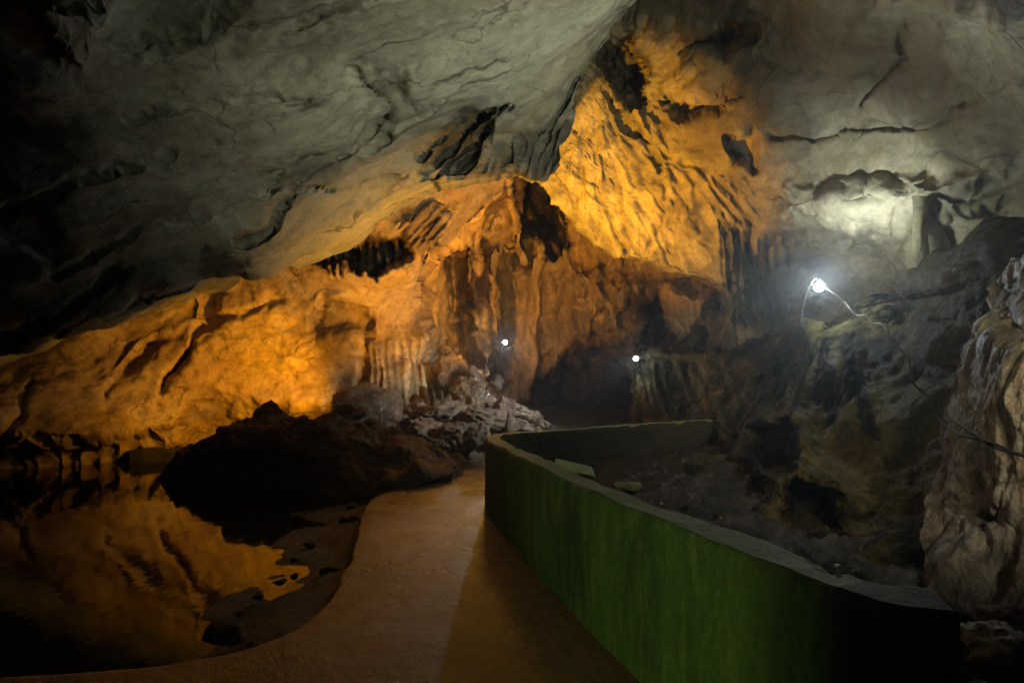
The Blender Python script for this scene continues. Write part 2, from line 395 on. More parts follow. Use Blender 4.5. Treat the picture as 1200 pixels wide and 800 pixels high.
o = rock_sheet('cave_wall_left',
    [(-500, 250, -500, 760), (-250, 200, -250, 720), (0, 160, 0, 660), (150, 130, 150, 640), (300, 110, 300, 625), (400, 110, 400, 610),
     (480, 110, 470, 580), (560, 100, 500, 540), (610, 100, 525, 500), (640, 100, 560, 500)],
    [(-400, 450, 8), (-200, 450, 9.2), (0, 430, 11), (0, 560, 9.8), (100, 560, 10.4), (200, 400, 12), (200, 540, 12), (200, 300, 11.6), (350, 330, 11.6), (350, 420, 12.6), (350, 520, 12.6),
     (430, 270, 11.2), (470, 350, 12.6), (450, 420, 12.6), (440, 500, 12), (500, 240, 11.2), (520, 280, 11.6), (560, 220, 11.2), (600, 200, 11.2), (520, 450, 13.5), (510, 350, 14),
     (560, 300, 16), (600, 260, 16), (300, 150, 10.2), (500, 130, 10), (600, 620, 14), (300, 620, 12), (0, 660, 9.8)],
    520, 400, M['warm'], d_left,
    steps=[([(-100, 520), (60, 530), (200, 520), (240, 480), (300, 490), (420, 500), (420, 700), (-100, 700)], 1.2, 50),
           ([(400, 290), (470, 280), (480, 300), (440, 318), (410, 310)], 1.0, 14),
           ([(355, 302), (400, 288), (415, 300), (385, 310)], .8, 10),
           ([(500, 300), (545, 290), (548, 340), (560, 430), (520, 440), (500, 380)], 2.6, 16),
           ([(365, 365), (385, 355), (430, 370), (440, 395), (400, 385), (372, 395)], .35, 16)],
    cuts=[([(190, 455), (225, 400), (250, 345)], .35, 4), ([(240, 335), (246, 372)], .5, 7), ([(430, 380), (428, 430), (424, 455)], .5, 5),
          ([(478, 295), (500, 270), (520, 240)], .5, 8), ([(490, 292), (520, 262), (535, 240)], .4, 5), ([(380, 350), (372, 400)], .3, 5),
          ([(0, 520), (20, 490), (40, 450)], .4, 6), ([(500, 315), (505, 420)], .6, 6),
          ([(120, 460), (180, 400), (330, 350)], .25, 8), ([(600, 215), (560, 250), (500, 290)], .4, 6)],
    pleats=[([(462, 298), (474, 264), (505, 240), (538, 232), (530, 250), (502, 292)], (.66, -.75), 8, .16, 6, 1.0),
            ([(548, 262), (562, 236), (608, 216), (606, 240), (572, 272)], (.66, -.75), 8, .16, 8, .8),
            ([(350, 306), (398, 286), (476, 278), (474, 308), (440, 324), (395, 322)], (.12, 1), 11, .35, 8, 1.0),
            ([(520, 296), (560, 280), (606, 290), (606, 450), (530, 450)], (.06, 1), 15, .45, 12, 1.0),
            ([(430, 400), (520, 370), (530, 480), (440, 490)], (.12, 1), 9, .10, 20, .55),
            ([(596, 200), (660, 200), (660, 300), (600, 300)], (.1, 1), 15, .6, 10, 1.0)],
    curl_end=(0, 1.0, -.6), edge_noise=6,
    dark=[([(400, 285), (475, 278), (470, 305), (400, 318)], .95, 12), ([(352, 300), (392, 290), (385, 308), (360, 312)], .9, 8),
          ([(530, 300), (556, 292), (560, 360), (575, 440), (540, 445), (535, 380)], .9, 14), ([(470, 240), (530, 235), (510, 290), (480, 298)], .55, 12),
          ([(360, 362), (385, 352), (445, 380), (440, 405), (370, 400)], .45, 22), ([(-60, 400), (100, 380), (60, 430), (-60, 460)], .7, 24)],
    pale=[([(470, 380), (530, 370), (525, 470), (455, 480)], .8, 26), ([(240, 310), (420, 330), (340, 430), (240, 400)], .4, 50)])
tag(o, kind='structure')

o = rock_sheet('cave_wall_back',
    [(440, 60, 430, 640), (560, 60, 540, 640), (700, 60, 700, 640), (850, 60, 860, 640), (1000, 60, 1000, 640)],
    [(480, 200, 16), (480, 450, 16), (560, 350, 18), (600, 400, 18), (600, 250, 17), (700, 280, 16.5), (660, 450, 18.5), (740, 450, 17), (780, 380, 15),
     (850, 380, 14), (900, 300, 14), (700, 180, 15), (600, 150, 15), (700, 500, 17), (850, 500, 14), (600, 520, 17)],
    420, 400, M['back'], d_back,
    steps=[([(650, 440), (700, 405), (745, 430), (750, 520), (620, 510), (630, 480)], 2.5, 50),
           ([(525, 300), (548, 290), (556, 340), (570, 440), (540, 440)], 2.2, 12),
           ([(560, 320), (572, 320), (580, 440), (568, 440)], 1.6, 8),
           ([(755, 355), (770, 350), (785, 420), (752, 425)], 1.4, 16),
           ([(600, 215), (640, 205), (650, 280), (620, 260), (590, 250)], 1.6, 16),
           ([(640, 255), (660, 250), (665, 290), (650, 300)], 1.2, 12),
           ([(670, 310), (740, 330), (745, 360), (720, 410), (680, 400)], -1.2, 40),
           ([(780, 330), (840, 335), (850, 345), (810, 400), (790, 420), (775, 380)], -1.4, 30),
           ([(820, 375), (870, 350), (880, 400), (830, 420)], -1.0, 20)],
    cuts=[([(735, 300), (700, 380), (690, 430)], .6, 7), ([(845, 345), (800, 415)], 1.2, 8), ([(640, 330), (640, 460)], .6, 9), ([(610, 300), (612, 400)], .5, 7), ([(590, 240), (600, 330)], .5, 6), ([(665, 330), (668, 440)], .5, 6)],
    pleats=[([(590, 205), (660, 200), (668, 300), (600, 320)], (.1, 1), 15, .7, 12, 1.0), ([(525, 290), (600, 290), (600, 450), (525, 450)], (.05, 1), 18, .45, 14, .9),
            ([(600, 320), (760, 300), (770, 440), (600, 460)], (.12, 1), 26, .16, 30, .35)],
    edge_noise=4, dark=[([(640, 435), (690, 400), (745, 420), (760, 520), (600, 520), (620, 480)], .9, 30), ([(520, 300), (552, 290), (560, 350), (578, 440), (540, 445)], .95, 10),  # shade of the base recess and the clefts painted dark
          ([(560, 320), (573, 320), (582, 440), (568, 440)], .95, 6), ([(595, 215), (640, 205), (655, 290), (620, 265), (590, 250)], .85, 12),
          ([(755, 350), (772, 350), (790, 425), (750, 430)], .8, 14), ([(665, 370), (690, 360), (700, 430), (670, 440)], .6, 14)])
tag(o, kind='structure')

o = rock_sheet('cave_wall_right',
    [(560, -200, 560, 90), (600, -260, 605, 140), (640, -300, 640, 200), (655, -320, 656, 228), (680, -330, 690, 272), (700, -330, 720, 302), (740, -330, 765, 312), (780, -330, 800, 324),
     (820, -330, 836, 333), (850, -330, 850, 350), (870, -330, 862, 420), (910, -330, 900, 480), (1000, -330, 1000, 500), (1120, -330, 1120, 500),
     (1260, -320, 1260, 520), (1420, -250, 1420, 560), (1700, -200, 1700, 620)],
    [(640, 60, 11), (690, 90, 11), (650, 210, 12.8), (720, 290, 13), (836, 330, 12.4), (760, 200, 11.8), (760, 100, 10.6), (800, 60, 9.6), (760, 0, 9), (900, 240, 10.6), (870, 380, 11.6), (960, 400, 10.5),
     (1000, 250, 9.2), (1000, 340, 9.8), (1050, 150, 7.8), (1000, 0, 6.6), (880, 100, 8.8), (1200, 0, 4.7), (1200, 200, 6), (1200, 330, 6.6), (1080, 300, 8.6), (1100, 400, 8.4), (1300, 200, 5), (1500, 100, 4), (1500, 400, 4.4),
     (900, -250, 4.6), (1200, -250, 3.4), (650, -250, 5.5), (1500, -200, 3)],
    600, 470, M['right'], d_right,
    steps=[([(880, 300), (950, 285), (1066, 282), (1072, 360), (890, 370)], 1.0, 60), ([(904, 226), (960, 224), (1068, 216), (1200, 206), (1200, 232), (1074, 250), (1000, 262), (930, 256)], -.46, 34),
           ([(890, 232), (920, 240), (930, 262), (905, 262)], -.3, 10), ([(1092, 250), (1190, 240), (1190, 330), (1096, 340)], .4, 20),
           ([(775, 118), (862, 100), (868, 112), (840, 135), (790, 140)], .7, 12),
           ([(850, 165), (885, 150), (890, 200), (860, 190)], .5, 12),
           ([(700, 60), (740, 35), (760, 80), (745, 115), (715, 100)], .9, 16),
           ([(1090, 240), (1190, 200), (1200, 320), (1100, 340)], .5, 30),
           ([(800, 60), (860, 20), (880, 40), (840, 75)], .6, 16)],
    cuts=[([(905, 160), (960, 160), (990, 150)], .35, 5), ([(1060, 20), (1055, 70), (1010, 120)], .3, 4), ([(1060, 240), (1140, 232), (1200, 205)], .6, 9),
          ([(850, 205), (800, 190)], .35, 6), ([(820, 60), (850, 40)], .7, 8), ([(710, 110), (735, 150), (760, 165)], .5, 7),
          ([(880, 265), (878, 380)], .6, 6), ([(862, 270), (858, 340)], .6, 5), ([(900, 285), (905, 400)], .5, 6), ([(1000, 150), (1090, 150), (1130, 120)], .35, 6)],
    pleats=[([(846, 262), (925, 285), (925, 430), (846, 430)], (.03, 1), 12, .22, 16, .75), ([(690, 60), (730, 40), (770, 130), (800, 250), (740, 160)], (.45, .9), 14, .22, 20, .5),
            ([(645, 130), (695, 100), (770, 170), (856, 300), (840, 340), (720, 305), (650, 225)], (.52, .85), 27, .055, 40, .4),
            ([(800, 200), (870, 210), (900, 260), (860, 300), (830, 250)], (.5, .86), 13, .16, 20, .5)],
    curl_end=(.2, 1.6, .5), edge_noise=5,
    dark=[([(690, 60), (735, 25), (760, 70), (745, 115), (700, 95)], .8, 22), ([(690, -60), (860, -60), (880, 30), (800, 50), (730, 20)], .75, 40),
          ([(840, 40), (870, 10), (880, 35), (830, 70), (805, 70)], .8, 12), ([(770, 130), (870, 110), (900, 180), (880, 260), (820, 200)], .3, 40),
          ([(860, 270), (960, 300), (980, 400), (860, 440)], .6, 40),
          ([(1100, -60), (1250, -60), (1230, 20), (1130, 10)], .8, 26), ([(1065, 240), (1200, 205), (1200, 225), (1080, 252)], .5, 14), ([(690, 270), (850, 350), (850, 320), (740, 285)], .0, 20)],
    pale=[([(905, 218), (1070, 205), (1240, 190), (1240, 215), (1075, 240), (1060, 300), (1000, 320), (920, 268)], .95, 34), ([(800, 108), (866, 102), (866, 118), (815, 132)], .9, 9),
          ([(850, 160), (886, 148), (888, 196), (868, 186)], .8, 9), ([(660, 150), (700, 120), (760, 200), (840, 320), (720, 300), (660, 220)], .8, 40),
          ([(1000, 290), (1060, 250), (1060, 330), (1000, 330)], .4, 30), ([(920, 100), (1000, 60), (1050, 140), (960, 150)], .4, 40)])
tag(o, kind='structure')

# ------------------------------------------------------------------ right hand rock ledge below the lamps
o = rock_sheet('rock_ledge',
    [(736, 424, 738, 600), (752, 418, 750, 640), (790, 420, 790, 660), (830, 417, 830, 680), (870, 408, 870, 690), (905, 394, 905, 720), (950, 374, 950, 760), (1000, 376, 1000, 780),
     (1050, 366, 1040, 800), (1095, 350, 1080, 820), (1130, 338, 1130, 840), (1170, 322, 1170, 860), (1215, 296, 1215, 880), (1300, 240, 1300, 900), (1450, 170, 1450, 950)],
    [(745, 424, 12.6), (745, 490, 12), (745, 620, 12), (850, 418, 11.2), (830, 480, 10.6), (830, 540, 9), (830, 600, 7), (905, 394, 9.6), (900, 450, 8.4), (900, 520, 7), (880, 600, 5.8), (900, 700, 4.6),
     (950, 374, 8.6), (1000, 376, 7.9), (980, 440, 6.8), (980, 520, 6), (980, 600, 5), (1000, 700, 4), (1060, 362, 7), (1050, 450, 5.9), (1060, 550, 5), (1060, 650, 4.2), (1060, 760, 3.2),
     (1130, 338, 5.8), (1110, 450, 5.1), (1110, 600, 4.4), (1200, 310, 4.9), (1200, 500, 4.4), (1200, 800, 3.6), (1350, 300, 3.8), (1350, 700, 3.6), (760, 650, 7)],
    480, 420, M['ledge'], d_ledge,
    steps=[([(880, 500), (925, 495), (930, 545), (895, 550)], .8, 14), ([(925, 575), (975, 570), (968, 600), (935, 610)], .8, 12),
           ([(760, 555), (860, 545), (890, 570), (830, 640), (780, 620)], 1.0, 24),
           ([(870, 500), (940, 470), (960, 560), (900, 570)], -.3, 30)],
    cuts=[([(985, 400), (1000, 450), (1012, 480)], .35, 6), ([(972, 410), (968, 480)], .35, 5), ([(1040, 380), (1120, 375), (1195, 330)], .25, 8), ([(930, 400), (900, 440), (850, 470)], .3, 9)],
    pleats=[([(740, 430), (860, 420), (870, 500), (740, 500)], (.25, 1), 13, .14, 16, .6), ([(890, 400), (1000, 385), (1010, 470), (880, 480)], (-.25, 1), 14, .16, 20, .8)],
    curl_start=(.3, 2.2, .1), edge_noise=7,
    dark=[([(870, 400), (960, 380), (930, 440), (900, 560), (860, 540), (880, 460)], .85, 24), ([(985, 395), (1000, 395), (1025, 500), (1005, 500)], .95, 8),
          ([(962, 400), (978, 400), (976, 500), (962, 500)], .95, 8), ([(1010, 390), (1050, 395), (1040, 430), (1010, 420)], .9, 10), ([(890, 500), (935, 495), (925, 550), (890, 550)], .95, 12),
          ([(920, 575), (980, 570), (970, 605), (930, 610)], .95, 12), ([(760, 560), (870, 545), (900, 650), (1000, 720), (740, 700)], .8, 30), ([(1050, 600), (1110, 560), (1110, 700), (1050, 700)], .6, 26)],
    pale=[([(875, 455), (905, 452), (915, 500), (880, 505)], .9, 10), ([(978, 415), (990, 415), (1005, 490), (985, 500)], .8, 8), ([(1010, 440), (1110, 450), (1110, 560), (1060, 560), (1020, 500)], .7, 26),
          ([(890, 560), (912, 560), (912, 610), (895, 605)], .6, 8)])
tag(o, 'big dark mossy rock ledge with black stains rising behind the walled pit', 'rock')

o = rock_sheet('flowstone_column',
    [(1205, 305, 1085, 800), (1207, 308, 1120, 800), (1230, 290, 1200, 820), (1290, 250, 1290, 850), (1400, 200, 1400, 900), (1520, 150, 1520, 950)],
    [(1190, 330, 4.6), (1150, 400, 4.3), (1132, 500, 4.15), (1130, 600, 4.0), (1105, 650, 3.9), (1120, 760, 3.6), (1165, 400, 3.75), (1200, 400, 3.5), (1165, 500, 3.65), (1200, 500, 3.4), (1170, 600, 3.6), (1170, 700, 3.4), (1210, 700, 3.2),
     (1300, 400, 3.2), (1300, 700, 3), (1220, 310, 4.1), (1450, 500, 3), (1200, 800, 3)],
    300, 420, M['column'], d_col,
    steps=[([(1155, 605), (1185, 595), (1190, 625), (1160, 630)], .3, 10), ([(1150, 350), (1200, 330), (1200, 400), (1170, 385)], .2, 20)],
    cuts=[([(1150, 480), (1160, 560), (1200, 620)], .15, 5)],
    edge_noise=4, bow=-42,
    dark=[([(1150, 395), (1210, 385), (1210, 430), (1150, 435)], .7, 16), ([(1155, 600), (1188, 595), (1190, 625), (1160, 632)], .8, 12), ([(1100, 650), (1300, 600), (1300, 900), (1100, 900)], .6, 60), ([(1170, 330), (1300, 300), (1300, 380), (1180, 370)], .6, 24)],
    pale=[([(1122, 460), (1160, 450), (1160, 640), (1120, 640)], .95, 16), ([(1150, 350), (1175, 340), (1170, 395), (1140, 420)], .8, 12)])
# fold its left edge back into the ledge
tag(o, 'tall cream and rust flowstone column at the right edge, beside the black cables', 'flowstone column')

def tube(path, rad, sides=7, taper=None):
    path = np.asarray(path, float); n = len(path); V = []; Fc = []
    tg = np.gradient(path, axis=0); tg /= np.linalg.norm(tg, axis=1)[:, None]+1e-9
    up = np.array([.13, .2, 1.0]); up /= np.linalg.norm(up)
    for i in range(n):
        a = np.cross(tg[i], up)
        if np.linalg.norm(a) < .1: a = np.cross(tg[i], [1, 0, 0])
        a /= np.linalg.norm(a); b = np.cross(tg[i], a)
        r = rad if taper is None else rad*taper(i/(n-1))
        for k in range(sides):
            t = 2*math.pi*k/sides; V.append(path[i]+r*(math.cos(t)*a+math.sin(t)*b))
    for i in range(n-1):
        for k in range(sides):
            Fc.append((i*sides+k, i*sides+(k+1) % sides, (i+1)*sides+(k+1) % sides, (i+1)*sides+k))
    Fc.append(tuple(range(sides))[::-1]); Fc.append(tuple(range((n-1)*sides, n*sides)))
    return V, Fc
def spline(pts, n=40):
    pts = np.asarray(pts, float); t = np.arange(len(pts)); u = np.linspace(0, len(pts)-1, n); out = []
    for x in u:
        i = min(int(x), len(pts)-2); f = x-i
        p0 = pts[max(i-1, 0)]; p1 = pts[i]; p2 = pts[i+1]; p3 = pts[min(i+2, len(pts)-1)]
        out.append(.5*((2*p1)+(-p0+p2)*f+(2*p0-5*p1+4*p2-p3)*f*f+(-p0+3*p1-3*p2+p3)*f**3))
    return np.array(out)

def dripstone(name, px, py0, py1, Y, r, mat, label, cat, seed, flare=.5, group=None):
    n, sd = 120, 64
    a = W(px, py0, Y); b = W(px, py1, Y); t = np.linspace(0, 1, n)
    rr = r*(1+flare*(np.exp(-t/.10)+np.exp(-(1-t)/.12)*1.2))
    th = np.linspace(0, 2*math.pi, sd, endpoint=False)
    c = a[None]*(1-t)[:, None]+b[None]*t[:, None]
    P = np.zeros((n, sd, 3)); P[..., 0] = c[:, None, 0]+rr[:, None]*np.cos(th); P[..., 1] = c[:, None, 1]+rr[:, None]*np.sin(th); P[..., 2] = c[:, None, 2]
    nn = np.stack([np.cos(th), np.sin(th), 0*th], 1)[None].repeat(n, 0).reshape(-1, 3)
    p = P.reshape(-1, 3); s = p+seed
    h = r*(.6*ridge(s*np.array([2.5, 2.5, .6]), 4)+.35*fbm(s*np.array([3, 3, 2.0]), 4))
    p = p+nn*h[:, None]
    idx = np.arange(n*sd).reshape(n, sd); f = np.stack([idx[:-1], np.roll(idx[:-1], -1, 1), np.roll(idx[1:], -1, 1), idx[1:]], -1).reshape(-1, 4)
    o = link(name, p, f, mat); return tag(o, label, cat, group)
dripstone('dripstone_pillar', 1079, 215, 352, 7.9, .085, M['right'], 'thin brown dripstone pillar under the bright shelf, right of the brightest lamp', 'dripstone pillar', 3.3)

# ------------------------------------------------------------------ boulders
def boulder(name, c, r, mat, label=None, group=None, seed=0, sub=5, flat=.8, cuts=7, rough=.16):
    bm = bmesh.new(); bmesh.ops.create_icosphere(bm, subdivisions=sub, radius=1.0)
    v = np.array([x.co[:] for x in bm.verts]); f = [tuple(q.index for q in x.verts) for x in bm.faces]; bm.free()
    rs = np.random.RandomState(seed+100)
    for k in range(cuts):                       # worn flat breaks
        n = rs.normal(size=3); n /= np.linalg.norm(n); d = .55+.35*rs.rand()
        over = v@n-d; v = v-np.where(over > 0, over*.82, 0)[:, None]*n
    nn = v/np.linalg.norm(v, axis=1)[:, None]
    s = v*1.2+seed*3.7
    v = v+nn*(rough*fbm(s, 4)+rough*.6*ridge(s*1.7, 4)-rough*.3+.03*fbm(s*6, 3))[:, None]
    v = v*np.array(r if hasattr(r, '__len__') else (r, r*.9, r*flat))
    a = rs.rand()*6.28; cs, sn = math.cos(a)*.3+.95, math.sin(a)*.3
    v = np.stack([v[:, 0]*cs-v[:, 2]*sn*.5, v[:, 1], v[:, 0]*sn*.5+v[:, 2]], 1)
    o = link(name, v, np.array(f), mat); o.location = tuple(c)
    if label: tag(o, label, 'rock', group)
    return o

B = [  # px, py, Y, radius x, radius z, label
 (583, 449, 12.6, .16, .15, 'round pale rock balanced at the right of the heap top'),
 (556, 450, 12.8, .46, .34, 'brown boulder at the top of the wet rock heap'),
 (550, 465, 12.0, .50, .38, 'large shiny brown boulder with white crust in the middle of the heap'),
 (523, 486, 11.6, .52, .34, 'rounded brown boulder on the left shoulder of the heap'),
 (505, 508, 11.0, .46, .30, 'grey crusted boulder at the lower left of the heap, by the path'),
 (592, 480, 11.8, .48, .30, 'pale ridged boulder on the right shoulder of the heap'),
 (570, 492, 11.2, .50, .28, 'wet pale boulder low in the middle of the heap'),
 (612, 490, 11.5, .40, .20, 'low white crusted rock on the right side of the heap'),
 (628, 496, 11.6, .34, .12, 'flat rock tapering off at the far right of the heap'),
 (540, 512, 10.7, .40, .30, 'dark wet boulder in front of the heap above the path end'),
 (562, 515, 10.5, .28, .28, 'rust brown boulder at the foot of the heap next to the green wall'),
 (521, 522, 10.6, .24, .20, 'small dark boulder at the foot of the heap left of the path'),
 (490, 492, 11.8, .40, .34, 'grey rock wedged against the cave wall left of the heap'),
 (530, 440, 13.2, .40, .50, 'tall grey fluted rock standing behind the heap'),
]
for k, (px, py, Y, rx, rz, lb) in enumerate(B):
    boulder('boulder', W(px, py, Y), (rx*1.08, rx*.9, rz*1.2), M['wet'], lb, 'boulders of the wet rock heap', seed=k, rough=.5, cuts=11)
rs = np.random.RandomState(5)
for k in range(90):
    t = rs.rand(); px = 470+165*rs.rand(); top = np.interp(px, [470, 500, 545, 590, 640], [500, 478, 462, 478, 494])
    py = top+(rs.rand())*(535-top)*.8; Y = 12.4-(py-460)*.028+rs.rand()*.3
    if px > 575 and py > 505: continue
    r = .06+.17*rs.rand()**1.6
    boulder('small_rock', W(px, py, Y-.25), (r, r*.8, r*(.5+.6*rs.rand())), M['wet'], 'small wet rock lodged between the boulders of the heap', 'small rocks in the wet heap', seed=140+k, sub=4, rough=.45, cuts=11)
# mound the heap lies on
def mound(name, cx, cy, rx, ry, h, mat, base=.05, n=140, nf=None):
    u = np.linspace(-1, 1, n); X, Yg = np.meshgrid(u, u); r = np.sqrt(X**2+Yg**2)
    z = h*smooth01(1-r)+base
    p = np.stack([cx+X*rx, cy+Yg*ry, z], -1).reshape(-1, 3)
    p[:, 2] += (.18*fbm(p*1.1+4, 4)+.12*ridge(p*2.1, 4))*smooth01((1-r.ravel())*2)*min(1, h)
    p[:, 2] -= .5*smooth01((r.ravel()-.92)*6)
    return link(name, p, grid_faces(n, n), mat)
o = mound('rock_heap_base', -.75, 13.1, 2.3, 2.5, 1.25, M['wet'])
tag(o, 'sloping mass of wet brown rubble under the boulders where the path ends', 'rubble')

# pointed stump and round stones along the left shore
boulder('boulder', W(320, 494, 10.5), (.34, .32, .48), M['mud'], 'rounded brown boulder standing up on the back of the mud bank', seed=71, rough=.1)
boulder('boulder', W(265, 742, 3.55), (.16, .13, .07), M['mud'], 'small black rock at the water edge beside the path bend', seed=72, rough=.2)
boulder('boulder', W(430, 478, 11.4), (.62, .5, .6), M['wet'], 'smooth ochre boulder at the foot of the cave wall, left of the wet heap', seed=73, rough=.25, cuts=2)
boulder('boulder', W(405, 487, 9.8), (.30, .3, .22), M['mud'], 'dark lump of rock on the crest of the mud bank', seed=74, rough=.2)
for k, (px, py, Y, r, lb) in enumerate([
    (1165, 765, 2.3, .20, 'pale grey boulder in the bottom right corner'),
    (1190, 738, 2.9, .17, 'brown rock behind the pale boulder at bottom right'),
    (1135, 742, 2.75, .12, 'small pale rock between the wall end and the corner boulder'),
    (1118, 775, 2.3, .10, 'dark small rock right of the dark end of the wall')]):
    boulder('boulder', W(px, py, Y), (r, r, r*.7), M['column'] if k in (0, 2) else M['ledge'], lb, seed=80+k, rough=.3)

left = spline([(-7.5, 2.7), (-4.2, 2.75), (-2.6, 2.85), (-1.85, 3.0), (-1.48, 3.3), (-1.36, 3.8), (-1.45, 4.5), (-1.58, 5.2), (-1.86, 6.4), (-1.95, 7.3), (-1.75, 8.2), (-1.35, 9.3), (-1.1, 10.4), (-1.0, 11.6)], 300)
rs = np.random.RandomState(12)
for k in range(64):
    t = rs.rand(); Yk = 3.2+5.2*rs.rand(); xk = np.interp(Yk, [2.1, 3.2, 6.46, 7.4, 9], [1.25, .95, .15, .6, 1.9])+.3+rs.rand()**1.5*(.35+.38*Yk)
    r0 = .03+.15*rs.rand()**2.5
    zk = .05+.28*float(smooth01((Yk-5)/4))-.35*float(smooth01((4.5-Yk)/2))+.06
    boulder('loose_stone', (xk, Yk, zk), (r0, r0*.8, r0*.6), M['ledge'], 'small loose stone lying on the floor of the dark pit behind the green wall', 'loose stones on the pit floor', seed=300+k, sub=3, rough=.4, cuts=9)

for k in range(16):                            # stones along the pool shore and on the bank
    t = k/15; q_ = left[int(70+150*t)]
    r0 = .04+.09*rs.rand()**2
    boulder('shore_stone', (q_[0]-.12-.9*rs.rand()**1.5, q_[1], -.16), (r0, r0*.8, r0*.6), M['floor'], 'small dark stone on the muddy shore between pool and path', 'stones along the pool shore', seed=500+k, sub=4, rough=.35, cuts=9)
for k, (px_, py_, Y_, r0) in enumerate([(262, 508, 10.3, .22), (290, 502, 10.2, .16), (352, 496, 10.0, .26), (378, 492, 9.8, .15), (436, 500, 9.6, .20), (465, 508, 9.5, .16), (488, 522, 9.4, .14), (420, 520, 9.1, .18)]):
    boulder('bank_stone', W(px_, py_, Y_), (r0, r0*.9, r0*.75), M['mud'], 'rough brown stone lying on the back of the mud bank', 'stones on the mud bank', seed=540+k, sub=4, rough=.4, cuts=9)
for k, (px_, py_, Y_, r0, lb) in enumerate([(1010, 760, 1.95, .11, 'dark rock against the foot of the dark wall end'), (1065, 742, 2.2, .14, 'blackish rock just beyond the dark wall end'), (1095, 728, 2.6, .16, 'dark brown rock between the dark wall end and the cream column')]):
    boulder('boulder', W(px_, py_, Y_), (r0*1.2, r0, r0*.8), M['ledge'], lb, seed=560+k, rough=.35)

# ------------------------------------------------------------------ mud bank: a swept, undercut section
xs = np.linspace(-8.4, -.75, 360)
ctrl_x = [-8.4, -7.0, -6.5, -6.0, -5.0, -3.8, -3.2, -2.5, -1.9, -1.3, -.75]
top_z = np.interp(xs, ctrl_x, [-.6, -.5, .22, .52, .74, .84, .80, .68, .50, .18, -.2])
front = np.interp(xs, ctrl_x, [10, 10, 9.9, 9.7, 9.4, 8.9, 8.7, 8.5, 8.5, 8.8, 9.6])
under = np.interp(xs, ctrl_x, [0, 0, .5, .9, 1.0, .9, .5, .2, .05, 0, 0])
foot = np.interp(xs, ctrl_x, [0, 0, 0, 0, 0, -.05, -.35, -.6, -.7, -.4, 0])
prof = []
nvp = 170
for t in np.linspace(0, 1, nvp):
    if t < .22:   k = t/.22; y = front+foot+under*.85*smooth01(k); z = -.75+(.75+.1)*k*np.ones_like(xs)
    elif t < .42: k = (t-.22)/.2; y = front+foot*(1-k)+under*.85*(1-smooth01(k)); z = .1+(top_z-.25-.1)*k
    elif t < .52: k = (t-.42)/.1; y = front+.12*k; z = top_z-.25+.2*math.sin(k*math.pi/2)+0*xs
    elif t < .75: k = (t-.52)/.23; y = front+.12+1.0*k; z = top_z-.05+.05*math.sin(k*math.pi/2)
    else:         k = (t-.75)/.25; y = front+1.12+1.5*k; z = top_z*(1-k)-.75*k
    prof.append(np.stack([xs, y, np.minimum(z, np.maximum(top_z, -.75)) if True else z], 1))
Pm = np.array(prof)
du = np.gradient(Pm, axis=1); dv = np.gradient(Pm, axis=0); N = np.cross(du, dv); N /= np.linalg.norm(N, axis=2)[..., None]+1e-9
p = Pm.reshape(-1, 3); q = warp(p, .9, .4)
h = .38*fbm(q*1.1, 5, .58)+.13*ridge(q*np.array([1.0, 1.3, 2.6]), 4)+.07*fbm(q*3, 4)+.03*ridge(p*4.5, 4)
o = link('mud_bank', p+N.reshape(-1, 3)*h[:, None], grid_faces(nvp, len(xs)), M['mud'])
tag(o, 'dark undercut bank of brown mud and rock between the black pool and the path', 'mud bank')

# ------------------------------------------------------------------ water, path, ground
s = NT('still_black_water')
s.b.inputs['IOR'].default_value = 1.36
wn = s.noise(s.mapv((0, 0, 0), (1, .5, 1)), 2.2, 4, .55)
M['water'] = s.done((.010, .008, .004), .045, s.bump(wn, .008, .6), .5)
nx = np.linspace(-22, 4, 60); ny = np.linspace(-3, 19, 60); X, Yg = np.meshgrid(nx, ny)
o = link('water', np.stack([X, Yg, 0*X-.25], -1).reshape(-1, 3), grid_faces(60, 60), M['water'])
tag(o, kind='structure')

s = NT('damp_path_concrete')
n1 = s.noise(s.tc, 1.3, 7, .62, .3); n2 = s.noise(s.tc, 14, 8, .7)
c = s.mix(s.ramp(n1, [(.35, 0), (.65, 1)]), (.165, .095, .036), (.095, .052, .02))
c = s.mix(s.ramp(n2, [(.35, .5), (.7, 0)]), c, (.08, .05, .028))
br = s.N.new('ShaderNodeTexBrick'); br.inputs['Scale'].default_value = 1.6; br.inputs['Mortar Size'].default_value = .006
br.inputs['Mortar Smooth'].default_value = .4; br.inputs['Brick Width'].default_value = .42; br.inputs['Row Height'].default_value = .30
s.L.new(s.mapv((0, 0, R(-38)), (1, 1, 1), s.vadd(s.tc, s.noise(s.tc, 1.5, 3, .5, 0, 1), .05)), br.inputs['Vector'])
joint = br.outputs['Fac']
jm = s.math('MULTIPLY', joint, s.ramp(s.noise(s.tc, .8, 3, .5), [(.46, 0), (.62, .7)]))
c = s.mix(jm, c, (.05, .035, .02))
hh = s.math('ADD', s.math('MULTIPLY', n1, 1.2), s.math('MULTIPLY', n2, .5)); hh = s.math('SUBTRACT', hh, s.math('MULTIPLY', jm, .5))
M['path'] = s.done(c, s.ramp(n1, [(.35, .16), (.62, .42)]), s.bump(hh, .035), .6)

# path outline (left edge), right edge runs under the green wall
right = spline([(3.5, -3), (2.2, -.5), (1.6, .9), (1.2, 2.0), (.68, 3.2), (.2, 4.9), (-.15, 6.3), (-.28, 7.2), (-.2, 8.2), (0, 9.2), (.1, 10.4), (.2, 11.6)], 300)
